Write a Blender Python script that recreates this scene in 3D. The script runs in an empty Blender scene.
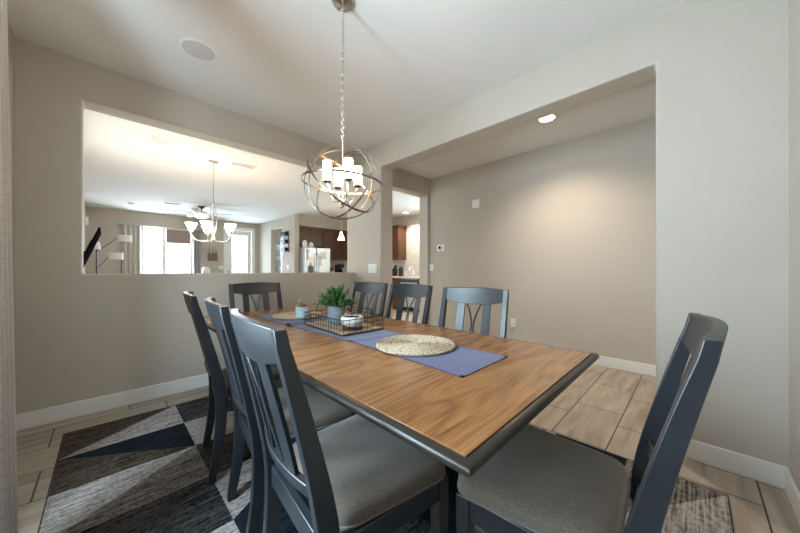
import bpy, bmesh, math, random
from mathutils import Vector, Matrix
PI = math.pi
random.seed(7)
scene = bpy.context.scene
col = scene.collection

# ------------------------------------------------------------------ camera
cam_d = bpy.data.cameras.new('camera'); cam = bpy.data.objects.new('camera', cam_d); col.objects.link(cam)
cam.location = (0, 0, 1.12)
cam.rotation_euler = (PI/2, 0, -PI/4)
cam_d.sensor_width = 36; cam_d.lens = 36*293.855/800; cam_d.shift_y = 3.5/800
cam_d.clip_start = 0.02; cam_d.clip_end = 200
scene.camera = cam
# ------------------------------------------------------------------ world, exposure
w = bpy.data.worlds.new('daylight'); scene.world = w; w.use_nodes = True
bg = w.node_tree.nodes['Background']
bg.inputs[0].default_value = (0.86, 0.95, 1.0, 1); bg.inputs[1].default_value = 2.2
vs = scene.view_settings
vs.view_transform = 'Standard'; vs.look = 'None'; vs.gamma = 1; vs.use_curve_mapping = False
vs.exposure = 1.15
scene.cycles.use_denoising = True
scene.cycles.max_bounces = 10; scene.cycles.diffuse_bounces = 6; scene.cycles.transparent_max_bounces = 16
scene.cycles.sample_clamp_indirect = 8; scene.cycles.caustics_reflective = False; scene.cycles.caustics_refractive = False

def area(name, loc, size, power, color, direction):
    d = bpy.data.lights.new(name, 'AREA'); d.shape = 'RECTANGLE'; d.size, d.size_y = size
    d.energy = power; d.color = color
    o = bpy.data.objects.new(name, d); col.objects.link(o); o.location = loc
    o.rotation_euler = Vector(direction).to_track_quat('-Z', 'Y').to_euler()
    return o
DAY = (0.68, 0.83, 1.0)
L_WIN, L_GREAT, L_DOOR, L_KITCHEN, L_DEN = 90, 115, 50, 42, 35
area('daylight_dining_window', (-0.72, 1.32, 1.50), (0.95, 1.6), L_WIN, DAY, (1, -0.3, -0.05))
area('daylight_great_window', (1.28, 11.3, 1.65), (1.3, 1.4), L_GREAT, (.8, .86, 1), (0, -1, 0))
area('daylight_nook_window', (-0.68, 4.9, 1.4), (1.8, 1.5), 20, DAY, (1, 0, -.25))
area('daylight_patio_door', (3.21, 11.3, 1.4), (0.6, 2.0), L_DOOR, DAY, (0, -1, 0))
area('daylight_kitchen_window', (6.75, 4.3, 1.7), (1.0, 1.2), L_KITCHEN, (0.9, 0.95, 1.0), (-1, 0, 0))
area('daylight_den_window', (5.2, 11.3, 1.6), (1.2, 1.2), L_DEN, DAY, (0, -1, 0))

# ------------------------------------------------------------------ materials
def new_mat(name):
    m = bpy.data.materials.new(name); m.use_nodes = True
    nt = m.node_tree; b = nt.nodes['Principled BSDF']
    return m, nt, b
def N(nt, kind, **kw):
    n = nt.nodes.new(kind)
    for k, v in kw.items():
        if k.startswith('i_'):
            key = k[2:]
            n.inputs[int(key) if key.isdigit() else key.replace('_', ' ')].default_value = v
        else: setattr(n, k, v)
    return n
def coords(nt, scale=(1, 1, 1), loc=(0, 0, 0)):
    tc = N(nt, 'ShaderNodeTexCoord'); mp = N(nt, 'ShaderNodeMapping')
    mp.inputs['Scale'].default_value = scale; mp.inputs['Location'].default_value = loc
    nt.links.new(tc.outputs['Object'], mp.inputs['Vector']); return mp.outputs['Vector']
def ramp(nt, fac, stops):
    r = N(nt, 'ShaderNodeValToRGB'); el = r.color_ramp.elements
    while len(el) < len(stops): el.new(0.5)
    for e, (p, c) in zip(el, stops): e.position = p; e.color = (*c, 1)
    nt.links.new(fac, r.inputs[0]); return r.outputs[0]
def bump(nt, b, h, strength=.2, dist=.002):
    bp = N(nt, 'ShaderNodeBump'); bp.inputs['Strength'].default_value = strength; bp.inputs['Distance'].default_value = dist
    nt.links.new(h, bp.inputs['Height']); nt.links.new(bp.outputs[0], b.inputs['Normal'])
def plain(name, c, rough=.5, metal=0., var=.06, vscale=6, bumps=0, bscale=200, spec=.5, coat=0):
    m, nt, b = new_mat(name)
    v = coords(nt); n = N(nt, 'ShaderNodeTexNoise'); n.inputs['Scale'].default_value = vscale; n.inputs['Detail'].default_value = 3
    nt.links.new(v, n.inputs['Vector'])
    lo = tuple(x*(1-var) for x in c); hi = tuple(min(1, x*(1+var)) for x in c)
    nt.links.new(ramp(nt, n.outputs[0], [(.3, lo), (.7, hi)]), b.inputs['Base Color'])
    b.inputs['Roughness'].default_value = rough; b.inputs['Metallic'].default_value = metal
    b.inputs['Specular IOR Level'].default_value = spec
    b.inputs['Coat Weight'].default_value = coat; b.inputs['Coat Roughness'].default_value = .3
    if bumps:
        n2 = N(nt, 'ShaderNodeTexNoise'); n2.inputs['Scale'].default_value = bscale; n2.inputs['Detail'].default_value = 2
        nt.links.new(v, n2.inputs['Vector']); bump(nt, b, n2.outputs[0], bumps)
    return m
def emit(name, c, strength, base=None):
    m, nt, b = new_mat(name)
    b.inputs['Base Color'].default_value = (*(base or c), 1); b.inputs['Roughness'].default_value = .5
    b.inputs['Emission Color'].default_value = (*c, 1); b.inputs['Emission Strength'].default_value = strength
    return m
M = {}
M['wall'] = plain('wall_paint', (.52, .464, .398), .75, var=.015, vscale=2, bumps=.35, bscale=90, spec=.3)
M['ceiling'] = plain('ceiling_paint', (.79, .785, .775), .9, var=.015, vscale=2, bumps=.3, bscale=70, spec=.2)
M['trim'] = plain('white_trim_paint', (.80, .78, .75), .4, var=.02)
M['plastic'] = plain('white_plastic', (.85, .84, .82), .35, var=.01)
M['plastic_dark'] = plain('dark_plastic', (.02, .02, .022), .3)
M['slot'] = plain('socket_slot', (.05, .05, .05), .5)
M['charcoal'] = plain('charcoal_painted_wood', (.012, .015, .020), .40, var=.25, vscale=9, spec=.6, coat=.12)
M['nickel'] = plain('brushed_nickel', (.55, .52, .48), .28, 1.0, var=.15, vscale=30)
M['chrome'] = plain('polished_chrome', (.75, .74, .73), .12, 1.0, var=.02)
M['dark_nickel'] = plain('dark_nickel_band', (.22, .19, .17), .3, 1.0, var=.2, vscale=20)
M['bronze'] = plain('bronze_band', (.30, .24, .19), .32, 1.0, var=.3, vscale=20)
M['steel'] = plain('stainless_steel', (.50, .49, .47), .38, .85, var=.05, vscale=3)
M['black_wire'] = plain('black_wire', (.018, .017, .016), .45, .5)
M['glassy_black'] = plain('screen_black', (.008, .008, .009), 1.0, spec=.0)
M['shade_white'] = plain('white_lamp_shade', (.85, .84, .82), .8, var=.02)
M['paper'] = plain('paper', (.8, .79, .76), .8)
M['counter'] = plain('cream_stone', (.68, .62, .52), .3, var=.15, vscale=40)
M['pebble'] = plain('grey_ceramic', (.22, .25, .29), .55, var=.2, vscale=25, bumps=.3, bscale=120)
M['bluepot'] = plain('pale_blue_ceramic', (.50, .66, .72), .4, var=.08)
M['creambowl'] = plain('cream_ceramic', (.70, .68, .63), .35, var=.1, vscale=20)
M['soil'] = plain('dark_soil', (.02, .014, .01), .95, var=.5, vscale=80, bumps=1, bscale=100)
M['leaf'] = plain('green_leaf', (.06, .16, .04), .5, var=.5, vscale=30)
M['leaf_light'] = plain('pale_green_leaf', (.26, .36, .16), .5, var=.3, vscale=40)
M['succulent_red'] = plain('red_succulent', (.42, .13, .07), .5, var=.3, vscale=40)
M['darkwood'] = plain('dark_brown_wood', (.07, .035, .02), .4, var=.3, vscale=20)
M['fan_wood'] = plain('fan_blade_wood', (.12, .08, .06), .5, var=.2)
M['beige_fabric'] = plain('linen_curtain', (.60, .56, .50), .9, var=.05, vscale=30)
M['grey_fabric'] = plain('grey_curtain', (.40, .39, .40), .9, var=.05, vscale=30)
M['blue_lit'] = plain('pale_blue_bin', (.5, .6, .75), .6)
M['bulb'] = emit('warm_candle_glass', (1.0, .68, .42), 19.0)
M['shade_glow'] = emit('frosted_shade_glass', (1.0, .76, .50), 14.0)
M['recess'] = emit('recessed_lens', (1.0, .86, .66), 9.0)
M['fan_glow'] = emit('fan_light_glass', (1.0, .88, .70), 3.0)

def mk_floor():
    m, nt, b = new_mat('wood_look_floor_tile')
    v = coords(nt, loc=(-.136+.0, .236, 0))
    br = N(nt, 'ShaderNodeTexBrick'); br.offset = .64; br.offset_frequency = 2; br.squash = 1
    br.inputs['Scale'].default_value = 1; br.inputs['Brick Width'].default_value = .615; br.inputs['Row Height'].default_value = .312
    br.inputs['Mortar Size'].default_value = .004; br.inputs['Mortar Smooth'].default_value = .1
    br.inputs['Color1'].default_value = (0, 0, 0, 1); br.inputs['Color2'].default_value = (1, 1, 1, 1); br.inputs['Mortar'].default_value = (.5, .5, .5, 1)
    nt.links.new(v, br.inputs['Vector'])
    v2 = coords(nt, (1.2, 9, 1)); n = N(nt, 'ShaderNodeTexNoise'); n.inputs['Scale'].default_value = 1.6; n.inputs['Detail'].default_value = 6; n.inputs['Distortion'].default_value = .6
    nt.links.new(v2, n.inputs['Vector'])
    mx = N(nt, 'ShaderNodeMath', operation='MULTIPLY_ADD'); mx.inputs[1].default_value = .16
    nt.links.new(br.outputs['Color'], mx.inputs[0]); nt.links.new(n.outputs[0], mx.inputs[2])
    c = ramp(nt, mx.outputs[0], [(.25, (.22, .165, .12)), (.5, (.37, .30, .235)), (.85, (.54, .47, .39))])
    mix = N(nt, 'ShaderNodeMix', data_type='RGBA'); nt.links.new(br.outputs['Fac'], mix.inputs['Factor'])
    nt.links.new(c, mix.inputs[6]); mix.inputs[7].default_value = (.045, .032, .024, 1)
    nt.links.new(mix.outputs[2], b.inputs['Base Color']); b.inputs['Roughness'].default_value = .42
    inv = N(nt, 'ShaderNodeMath', operation='SUBTRACT'); inv.inputs[0].default_value = 1; nt.links.new(br.outputs['Fac'], inv.inputs[1])
    bump(nt, b, inv.outputs[0], .4, .002)
    return m
M['floor'] = mk_floor()
def mk_tabletop():
    m, nt, b = new_mat('oiled_acacia_top')
    v = coords(nt, (.6, 3.2, 1)); n = N(nt, 'ShaderNodeTexNoise'); n.inputs['Scale'].default_value = 1.7; n.inputs['Detail'].default_value = 4; n.inputs['Distortion'].default_value = .9
    nt.links.new(v, n.inputs['Vector'])
    ml = N(nt, 'ShaderNodeMath', operation='MULTIPLY'); ml.inputs[1].default_value = 13; nt.links.new(n.outputs[0], ml.inputs[0])
    fr = N(nt, 'ShaderNodeMath', operation='PINGPONG'); fr.inputs[1].default_value = 1; nt.links.new(ml.outputs[0], fr.inputs[0])
    v2 = coords(nt, (2, 90, 1)); n2 = N(nt, 'ShaderNodeTexNoise'); n2.inputs['Scale'].default_value = 3; n2.inputs['Detail'].default_value = 4
    nt.links.new(v2, n2.inputs['Vector'])
    ad = N(nt, 'ShaderNodeMath', operation='MULTIPLY_ADD'); ad.inputs[1].default_value = .36
    nt.links.new(fr.outputs[0], ad.inputs[0]); nt.links.new(n2.outputs[0], ad.inputs[2])
    c = ramp(nt, ad.outputs[0], [(.34, (.135, .053, .018)), (.54, (.23, .098, .035)), (.95, (.36, .17, .062))])
    nt.links.new(c, b.inputs['Base Color']); b.inputs['Roughness'].default_value = .22; b.inputs['Specular IOR Level'].default_value = .5
    bump(nt, b, n2.outputs[0], .12, .001)
    return m
M['tabletop'] = mk_tabletop()
M['molding'] = plain('espresso_table_edge', (.018, .012, .008), .38, var=.2, vscale=12, coat=0)
def mk_cab():
    m, nt, b = new_mat('brown_cabinet_wood')
    v = coords(nt, (14, 14, 1)); n = N(nt, 'ShaderNodeTexNoise'); n.inputs['Scale'].default_value = 2; n.inputs['Detail'].default_value = 5
    nt.links.new(v, n.inputs['Vector'])
    nt.links.new(ramp(nt, n.outputs[0], [(.3, (.075, .032, .016)), (.7, (.14, .062, .032))]), b.inputs['Base Color']); b.inputs['Roughness'].default_value = .35
    return m
M['cabinet'] = mk_cab()
def mk_fabric(name, c1, c2, sc=260, rough=.95, bs=.5):
    m, nt, b = new_mat(name)
    v = coords(nt); n = N(nt, 'ShaderNodeTexNoise'); n.inputs['Scale'].default_value = sc; n.inputs['Detail'].default_value = 2
    nt.links.new(v, n.inputs['Vector'])
    n3 = N(nt, 'ShaderNodeTexNoise'); n3.inputs['Scale'].default_value = 5; nt.links.new(v, n3.inputs['Vector'])
    ad = N(nt, 'ShaderNodeMath', operation='MULTIPLY_ADD'); ad.inputs[1].default_value = .25; nt.links.new(n3.outputs[0], ad.inputs[0]); nt.links.new(n.outputs[0], ad.inputs[2])
    nt.links.new(ramp(nt, ad.outputs[0], [(.4, c1), (.85, c2)]), b.inputs['Base Color']); b.inputs['Roughness'].default_value = rough
    b.inputs['Sheen Weight'].default_value = .3; b.inputs['Specular IOR Level'].default_value = .2
    bump(nt, b, n.outputs[0], bs, .001)
    return m
M['seat'] = mk_fabric('grey_seat_fabric', (.085, .068, .053), (.172, .142, .113))
M['piping'] = mk_fabric('seat_piping', (.12, .105, .09), (.18, .16, .14))
M['runner'] = mk_fabric('indigo_linen', (.034, .034, .110), (.072, .072, .185), 180)
M['runner_hem'] = mk_fabric('indigo_hem', (.03, .03, .09), (.06, .06, .15), 180)
def rugmat(name, c1, c2):
    m, nt, b = new_mat(name)
    v = coords(nt, (3, 70, 1)); n = N(nt, 'ShaderNodeTexNoise'); n.inputs['Scale'].default_value = 1.5; n.inputs['Detail'].default_value = 5
    nt.links.new(v, n.inputs['Vector'])
    v2 = coords(nt); n2 = N(nt, 'ShaderNodeTexNoise'); n2.inputs['Scale'].default_value = 60; n2.inputs['Detail'].default_value = 4
    nt.links.new(v2, n2.inputs['Vector'])
    ad = N(nt, 'ShaderNodeMath', operation='MULTIPLY_ADD'); ad.inputs[1].default_value = .6; nt.links.new(n2.outputs[0], ad.inputs[0]); nt.links.new(n.outputs[0], ad.inputs[2])
    nt.links.new(ramp(nt, ad.outputs[0], [(.64, c1), (.94, c2)]), b.inputs['Base Color']); b.inputs['Roughness'].default_value = 1; b.inputs['Specular IOR Level'].default_value = .1
    bump(nt, b, n2.outputs[0], .8, .003)
    return m
M['rug_light'] = rugmat('rug_light_pile', (.16, .142, .135), (.50, .455, .43))
M['rug_mid'] = rugmat('rug_grey_pile', (.045, .040, .038), (.26, .235, .22))
M['rug_brown'] = rugmat('rug_brown_pile', (.014, .011, .009), (.12, .095, .074))
M['rug_char'] = rugmat('rug_charcoal_pile', (.006, .006, .007), (.085, .078, .078))
M['rug_navy'] = rugmat('rug_navy_pile', (.005, .007, .010), (.018, .025, .033))
M['rug_edge'] = plain('rug_binding', (.05, .045, .04), .9)
def mk_woven():
    m, nt, b = new_mat('woven_seagrass')
    v = coords(nt); sp = N(nt, 'ShaderNodeTexVoronoi'); sp.inputs['Scale'].default_value = 115
    nt.links.new(v, sp.inputs['Vector'])
    nt.links.new(ramp(nt, sp.outputs['Distance'], [(.0, (.60, .50, .37)), (.55, (.46, .36, .25)), (.85, (.14, .10, .07))]), b.inputs['Base Color'])
    b.inputs['Roughness'].default_value = .8
    return m
M['woven'] = mk_woven()
def mk_glass():
    m = bpy.data.materials.new('window_glass'); m.use_nodes = True; nt = m.node_tree; nt.nodes.clear()
    o = N(nt, 'ShaderNodeOutputMaterial'); t = N(nt, 'ShaderNodeBsdfTransparent'); g = N(nt, 'ShaderNodeBsdfGlossy'); mx = N(nt, 'ShaderNodeMixShader')
    t.inputs[0].default_value = (.93, .97, .96, 1); g.inputs['Roughness'].default_value = .03; mx.inputs[0].default_value = .06
    nt.links.new(t.outputs[0], mx.inputs[1]); nt.links.new(g.outputs[0], mx.inputs[2]); nt.links.new(mx.outputs[0], o.inputs[0])
    return m
M['glass'] = mk_glass()
def mk_tile(name, c, mc, w_, h_, mort):
    m, nt, b = new_mat(name)
    tc = N(nt, 'ShaderNodeTexCoord'); sx = N(nt, 'ShaderNodeSeparateXYZ'); cx = N(nt, 'ShaderNodeCombineXYZ')
    nt.links.new(tc.outputs['Object'], sx.inputs[0])
    ad = N(nt, 'ShaderNodeMath', operation='ADD'); nt.links.new(sx.outputs[0], ad.inputs[0]); nt.links.new(sx.outputs[1], ad.inputs[1])
    nt.links.new(ad.outputs[0], cx.inputs[0]); nt.links.new(sx.outputs[2], cx.inputs[1])
    br = N(nt, 'ShaderNodeTexBrick'); br.inputs['Scale'].default_value = 1; br.inputs['Brick Width'].default_value = w_; br.inputs['Row Height'].default_value = h_; br.inputs['Mortar Size'].default_value = mort
    br.inputs['Color1'].default_value = (*c, 1); br.inputs['Color2'].default_value = (*[x*.93 for x in c], 1); br.inputs['Mortar'].default_value = (*mc, 1)
    nt.links.new(cx.outputs[0], br.inputs['Vector']); nt.links.new(br.outputs['Color'], b.inputs['Base Color']); b.inputs['Roughness'].default_value = .35
    return m
M['backsplash'] = mk_tile('white_tile', (.75, .73, .70), (.55, .53, .5), .15, .075, .003)
M['block'] = mk_tile('garden_block', (.62, .56, .5), (.45, .4, .36), .4, .2, .01)
def mk_curtain():
    m, nt, b = new_mat('cream_patterned_curtain')
    tc = N(nt, 'ShaderNodeTexCoord'); sx = N(nt, 'ShaderNodeSeparateXYZ'); nt.links.new(tc.outputs['Object'], sx.inputs[0])
    cx = N(nt, 'ShaderNodeCombineXYZ'); nt.links.new(sx.outputs[1], cx.inputs[0]); nt.links.new(sx.outputs[2], cx.inputs[1])
    mp = N(nt, 'ShaderNodeMapping'); mp.inputs['Scale'].default_value = (22, 22, 1); nt.links.new(cx.outputs[0], mp.inputs[0])
    vo = N(nt, 'ShaderNodeTexVoronoi', feature='DISTANCE_TO_EDGE'); vo.inputs['Scale'].default_value = 1; vo.inputs['Randomness'].default_value = .0
    nt.links.new(mp.outputs[0], vo.inputs['Vector'])
    nt.links.new(ramp(nt, vo.outputs['Distance'], [(.05, (.50, .46, .41)), (.12, (.60, .56, .51))]), b.inputs['Base Color'])
    b.inputs['Roughness'].default_value = .95; b.inputs['Specular IOR Level'].default_value = .1
    return m
M['curtain'] = mk_curtain()

# ------------------------------------------------------------------ mesh helpers
class MB:
    def __init__(s): s.v = []; s.f = []; s.mi = []
    def add(s, vs, fs, mi=0):
        o = len(s.v); s.v += [tuple(p) for p in vs]; s.f += [tuple(i+o for i in f) for f in fs]; s.mi += [mi]*len(fs); return s
    def box(s, x0, y0, z0, x1, y1, z1, mi=0):
        return s.add([(x0,y0,z0),(x1,y0,z0),(x1,y1,z0),(x0,y1,z0),(x0,y0,z1),(x1,y0,z1),(x1,y1,z1),(x0,y1,z1)],
            [(0,3,2,1),(4,5,6,7),(0,1,5,4),(1,2,6,5),(2,3,7,6),(3,0,4,7)], mi)
    def obox(s, M4, sx, sy, sz, mi=0):
        vs = [M4 @ Vector((a*sx/2, b*sy/2, c*sz/2)) for c in (-1,1) for a, b in ((-1,-1),(1,-1),(1,1),(-1,1))]
        return s.add(vs, [(0,3,2,1),(4,5,6,7),(0,1,5,4),(1,2,6,5),(2,3,7,6),(3,0,4,7)], mi)
    def loft(s, rings, cap=True, closed=False, mi=0):
        n = len(rings[0]); o = len(s.v)
        vs = [p for r in rings for p in r]; fs = []
        m = len(rings)
        for i in range(m if closed else m-1):
            a = i*n; b = ((i+1) % m)*n
            for j in range(n): k = (j+1) % n; fs.append((a+j, a+k, b+k, b+j))
        if cap and not closed:
            fs.append(tuple(range(n-1, -1, -1))); fs.append(tuple((m-1)*n+j for j in range(n)))
        return s.add(vs, fs, mi)
    def tube(s, pts, r, n=8, closed=False, flat=None, up=None):
        pts = [Vector(p) for p in pts]; rings = []; m = len(pts); prev = None
        for i, p in enumerate(pts):
            if closed: t = pts[(i+1) % m]-pts[i-1]
            else: t = pts[min(i+1, m-1)]-pts[max(i-1, 0)]
            t.normalize()
            u = Vector(up) if up else (prev if prev is not None else (Vector((0,0,1)) if abs(t.z) < .9 else Vector((1,0,0))))
            x = u-t*u.dot(t)
            if x.length < 1e-5: x = Vector((1,0,0))-t*t.x
            x.normalize(); y = t.cross(x); prev = x
            rr = r[i] if isinstance(r, (list, tuple)) else r; ry = rr*(flat or 1)
            rings.append([p+x*math.cos(2*PI*k/n)*rr+y*math.sin(2*PI*k/n)*ry for k in range(n)])
        return s.loft(rings, closed=closed)
    def lathe(s, prof, c=(0,0,0), n=24, M4=None):
        rings = []
        for r, z in prof:
            ring = [Vector((max(r, 1e-4)*math.cos(2*PI*k/n), max(r, 1e-4)*math.sin(2*PI*k/n), z)) for k in range(n)]
            ring = [(M4 @ p if M4 else p)+Vector(c) for p in ring]; rings.append(ring)
        return s.loft(rings)
    def build(s, name, mat, parent=None, bevel=0, seg=2, smooth=False, loc=None):
        me = bpy.data.meshes.new(name); me.from_pydata(s.v, [], s.f)
        for m in (mat if isinstance(mat, (list, tuple)) else [mat]): me.materials.append(m)
        me.polygons.foreach_set('material_index', s.mi)
        bm = bmesh.new(); bm.from_mesh(me); bmesh.ops.recalc_face_normals(bm, faces=bm.faces); bm.to_mesh(me); bm.free()
        o = bpy.data.objects.new(name, me); col.objects.link(o)
        if parent: o.parent = parent
        if loc: o.location = loc
        if bevel:
            md = o.modifiers.new('edge', 'BEVEL'); md.width = bevel; md.segments = seg; md.limit_method = 'ANGLE'; md.angle_limit = math.radians(40)
            smooth = True
        if smooth:
            me.polygons.foreach_set('use_smooth', [True]*len(me.polygons))
            try: me.set_sharp_from_angle(angle=math.radians(42))
            except Exception: pass
        return o
def tag(o, label=None, cat=None, group=None, kind=None):
    if label: o['label'] = label
    if cat: o['category'] = cat
    if group: o['group'] = group
    if kind: o['kind'] = kind
    return o
def empty(name, loc=(0,0,0), rz=0, label=None, cat=None, group=None):
    o = bpy.data.objects.new(name, None); col.objects.link(o); o.empty_display_size = .1
    o.location = loc; o.rotation_euler = (0, 0, rz); return tag(o, label, cat, group)
def copy_tree(o, parent=None):
    c = o.copy(); col.objects.link(c)
    if parent: c.parent = parent
    for ch in list(o.children): copy_tree(ch, c)
    return c
def B(name, mat, dims, parent=None, bevel=0, **k): return MB().box(*dims).build(name, mat, parent, bevel, **k)
def struct(o): o['kind'] = 'structure'; return o

def wall_grid(name, axis, us, zs, holes, d0, d1, mat, bevel=.016):
    """wall with rectangular holes; axis 'x': runs along X, thickness d0..d1 in Y; axis 'y': runs along Y"""
    mb = MB(); nu, nz = len(us)-1, len(zs)-1
    def P(u, d, z): return (u, d, z) if axis == 'x' else (d, u, z)
    solid = lambda i, j: 0 <= i < nu and 0 <= j < nz and (i, j) not in holes
    idx = {}
    def V(i, s, j):
        k = (i, s, j)
        if k not in idx: idx[k] = len(mb.v); mb.v.append(P(us[i], (d0, d1)[s], zs[j]))
        return idx[k]
    def F(*q): mb.f.append(q); mb.mi.append(0)
    for i in range(nu):
        for j in range(nz):
            if not solid(i, j): continue
            for s in (0, 1): F(V(i,s,j), V(i+1,s,j), V(i+1,s,j+1), V(i,s,j+1))
            if not solid(i-1, j): F(V(i,0,j), V(i,1,j), V(i,1,j+1), V(i,0,j+1))
            if not solid(i+1, j): F(V(i+1,0,j), V(i+1,1,j), V(i+1,1,j+1), V(i+1,0,j+1))
            if not solid(i, j-1): F(V(i,0,j), V(i,1,j), V(i+1,1,j), V(i+1,0,j))
            if not solid(i, j+1): F(V(i,0,j+1), V(i,1,j+1), V(i+1,1,j+1), V(i+1,0,j+1))
    return struct(mb.build(name, mat, bevel=bevel, seg=3))

# ------------------------------------------------------------------ room shell
H = 2.74
XB, XB2 = 2.455, 2.668      # dining room side wall with wide opening
YA, YA2 = 3.332, 3.537      # half wall with pass-through
XL, YR, XH = -.452, -.341, 4.086
YF, XK = 10.9, 6.43
struct(B('floor', M['floor'], (-.7, -.6, -.1, 6.7, 11.1, 0)))
struct(B('ceiling', M['ceiling'], (-.7, -.6, H, 6.7, 11.1, H+.15)))
wall_grid('wall_back', 'x', [-.6, -.131, 2.50], [-.05, 1.087, 2.439, 2.8], {(1, 1)}, YA, YA2, M['wall'])
wall_grid('wall_right', 'y', [-.5, .171, 2.80, YA2], [-.05, 2.428, 2.8], {(1, 0)}, XB, XB2, M['wall'])
wall_grid('wall_left', 'y', [-.5, .85, 1.80, YA2], [-.05, .62, 2.38, 2.8], {(1, 1)}, XL-.15, XL, M['wall'])
wall_grid('wall_front', 'x', [-.6, 4.3], [-.05, 2.8], set(), YR-.15, YR, M['wall'], 0)
wall_grid('wall_hall', 'y', [-.5, YA2], [-.05, 2.8], set(), XH, XH+.14, M['wall'], 0)
wall_grid('wall_hall_end', 'x', [2.6, 4.03, 6.6], [-.05, 2.436, 2.8], {(0, 0)}, YA, YA2, M['wall'])
wall_grid('wall_great_left', 'y', [YA2-.02, 4.0, 5.8, 11.05], [-.05, .62, 2.38, 2.8], {(1, 1)}, -.5, -.36, M['wall'], 0)
wall_grid('wall_great_back', 'x', [-.6, .70, 1.87, 2.80, 3.62, 4.6, 5.8, 6.6], [-.05, .02, .98, 2.36, 2.48, 2.8], {(1,2), (3,1), (3,2), (3,3), (5,2)}, YF, YF+.15, M['wall'], 0)
wall_grid('wall_den', 'y', [8.12, 8.98, 9.82, 11.05], [-.05, 2.44, 2.8], {(1, 0)}, 3.83, 3.98, M['wall'])
wall_grid('wall_kitchen_back', 'x', [3.9, 6.6], [-.05, 2.8], set(), 8.63, 8.75, M['wall'], 0)
wall_grid('wall_kitchen_right', 'y', [3.4, 3.8, 4.8, 11.05], [-.05, 1.1, 2.3, 2.8], {(1, 1)}, XK, XK+.15, M['wall'], 0)
# soffit above the kitchen cabinets, flush with their fronts
struct(B('trim_1', M['wall'], (3.98, 8.30, 2.44, XK, 8.64, H)))

def baseboard(name, pts, axis):
    mb = MB()
    x0, y0, x1, y1 = pts
    mb.box(x0, y0, 0, x1, y1, .118)
    return struct(mb.build(name, M['trim'], bevel=.005))
T = .015
baseboard('baseboard_back', (XL, YA-T, XB, YA), 'x')
baseboard('baseboard_right', (XB-T, YR, XB, .160), 'y')
baseboard('baseboard_right_column', (XB-T, 2.81, XB, YA-T), 'y')
baseboard('baseboard_right_return', (XB-T, .160, XB2+T, .175), 'x')
baseboard('baseboard_left', (XL, YR, XL+T, YA-T), 'y')
baseboard('baseboard_front', (XL+T, YR, XB-T, YR+T), 'x')
baseboard('baseboard_hall', (XH-T, YR, XH, YA), 'y')
baseboard('baseboard_hall_front', (XB2, YR, XH-T, YR+T), 'x')
baseboard('baseboard_great_back', (-.36, YF-T, 2.71, YF), 'x')
baseboard('baseboard_great_left', (-.36, YA2, -.36+T, YF-T), 'y')

# windows
def window(name, axis, u0, u1, z0, z1, d, mull=(), rail=()):
    """frame fills the hole; d = plane of the glass"""
    fr = MB(); t = .045
    def bx(a0, b0, a1, b1, th=.03):
        if axis == 'x': fr.box(a0, d-th, b0, a1, d+th, b1)
        else: fr.box(d-th, a0, b0, d+th, a1, b1)
    bx(u0, z0, u1, z0+t); bx(u0, z1-t, u1, z1); bx(u0, z0, u0+t, z1); bx(u1-t, z0, u1, z1)
    for m_ in mull: bx(m_-.035, z0+t, m_+.035, z1-t)
    for r_ in rail: bx(u0+t, r_-.02, u1-t, r_+.02, .02)
    f = struct(fr.build(name, M['trim'], bevel=.004))
    g = MB()
    if axis == 'x': g.box(u0+t, d-.004, z0+t, u1-t, d+.004, z1-t)
    else: g.box(d-.004, u0+t, z0+t, d+.004, u1-t, z1-t)
    g.build('glass_pane', M['glass'], f)
    return f
window('window_1', 'y', .85, 1.80, .62, 2.38, XL-.10)
window('window_5', 'y', 4.0, 5.8, .62, 2.38, -.45, mull=(4.9,))
window('window_2', 'x', .70, 1.87, .98, 2.36, YF+.08, mull=(1.196,))
window('window_3', 'y', 3.8, 4.8, 1.1, 2.3, XK+.08)
window('window_4', 'x', 4.6, 5.8, .98, 2.36, YF+.08, mull=(5.2,))
# patio door with a big glass light, and its casing
d = B('door_1', M['trim'], (2.83, YF+.03, .03, 2.97, YF+.08, 2.45)); struct(d)
mb = MB(); mb.box(3.45, YF+.03, .03, 3.59, YF+.08, 2.45); mb.box(2.97, YF+.03, .03, 3.45, YF+.08, .28); mb.box(2.97, YF+.03, 2.29, 3.45, YF+.08, 2.45)
mb.build('door_frame', M['trim'], d, bevel=.004)
B('glass_pane', M['glass'], (2.97, YF+.05, .28, 3.45, YF+.058, 2.29), d)
mb = MB().box(2.86, YF-.03, .98, 2.89, YF+.04, 1.10); mb.tube([(2.875, YF-.02, 1.04), (2.93, YF-.02, 1.04)], .008)
mb.build('door_handle', M['nickel'], d)
mb = MB(); mb.box(2.72, YF-.02, 0, 2.83, YF+.02, 2.56); mb.box(3.59, YF-.02, 0, 3.69, YF+.02, 2.56); mb.box(2.83, YF-.02, 2.45, 3.59, YF+.02, 2.56)
struct(mb.build('trim_2', M['trim'], bevel=.004))
# outside: patio slab and garden wall
struct(B('ground', M['counter'], (-12, 11.1, -.15, 16, 18, -.05)))
struct(B('wall_garden', M['block'], (-12, 17, -.1, 16, 17.2, 1.9)))
struct(B('ground_side', M['counter'], (-6, -4, -.15, -.7, 11.1, -.05)))

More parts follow.
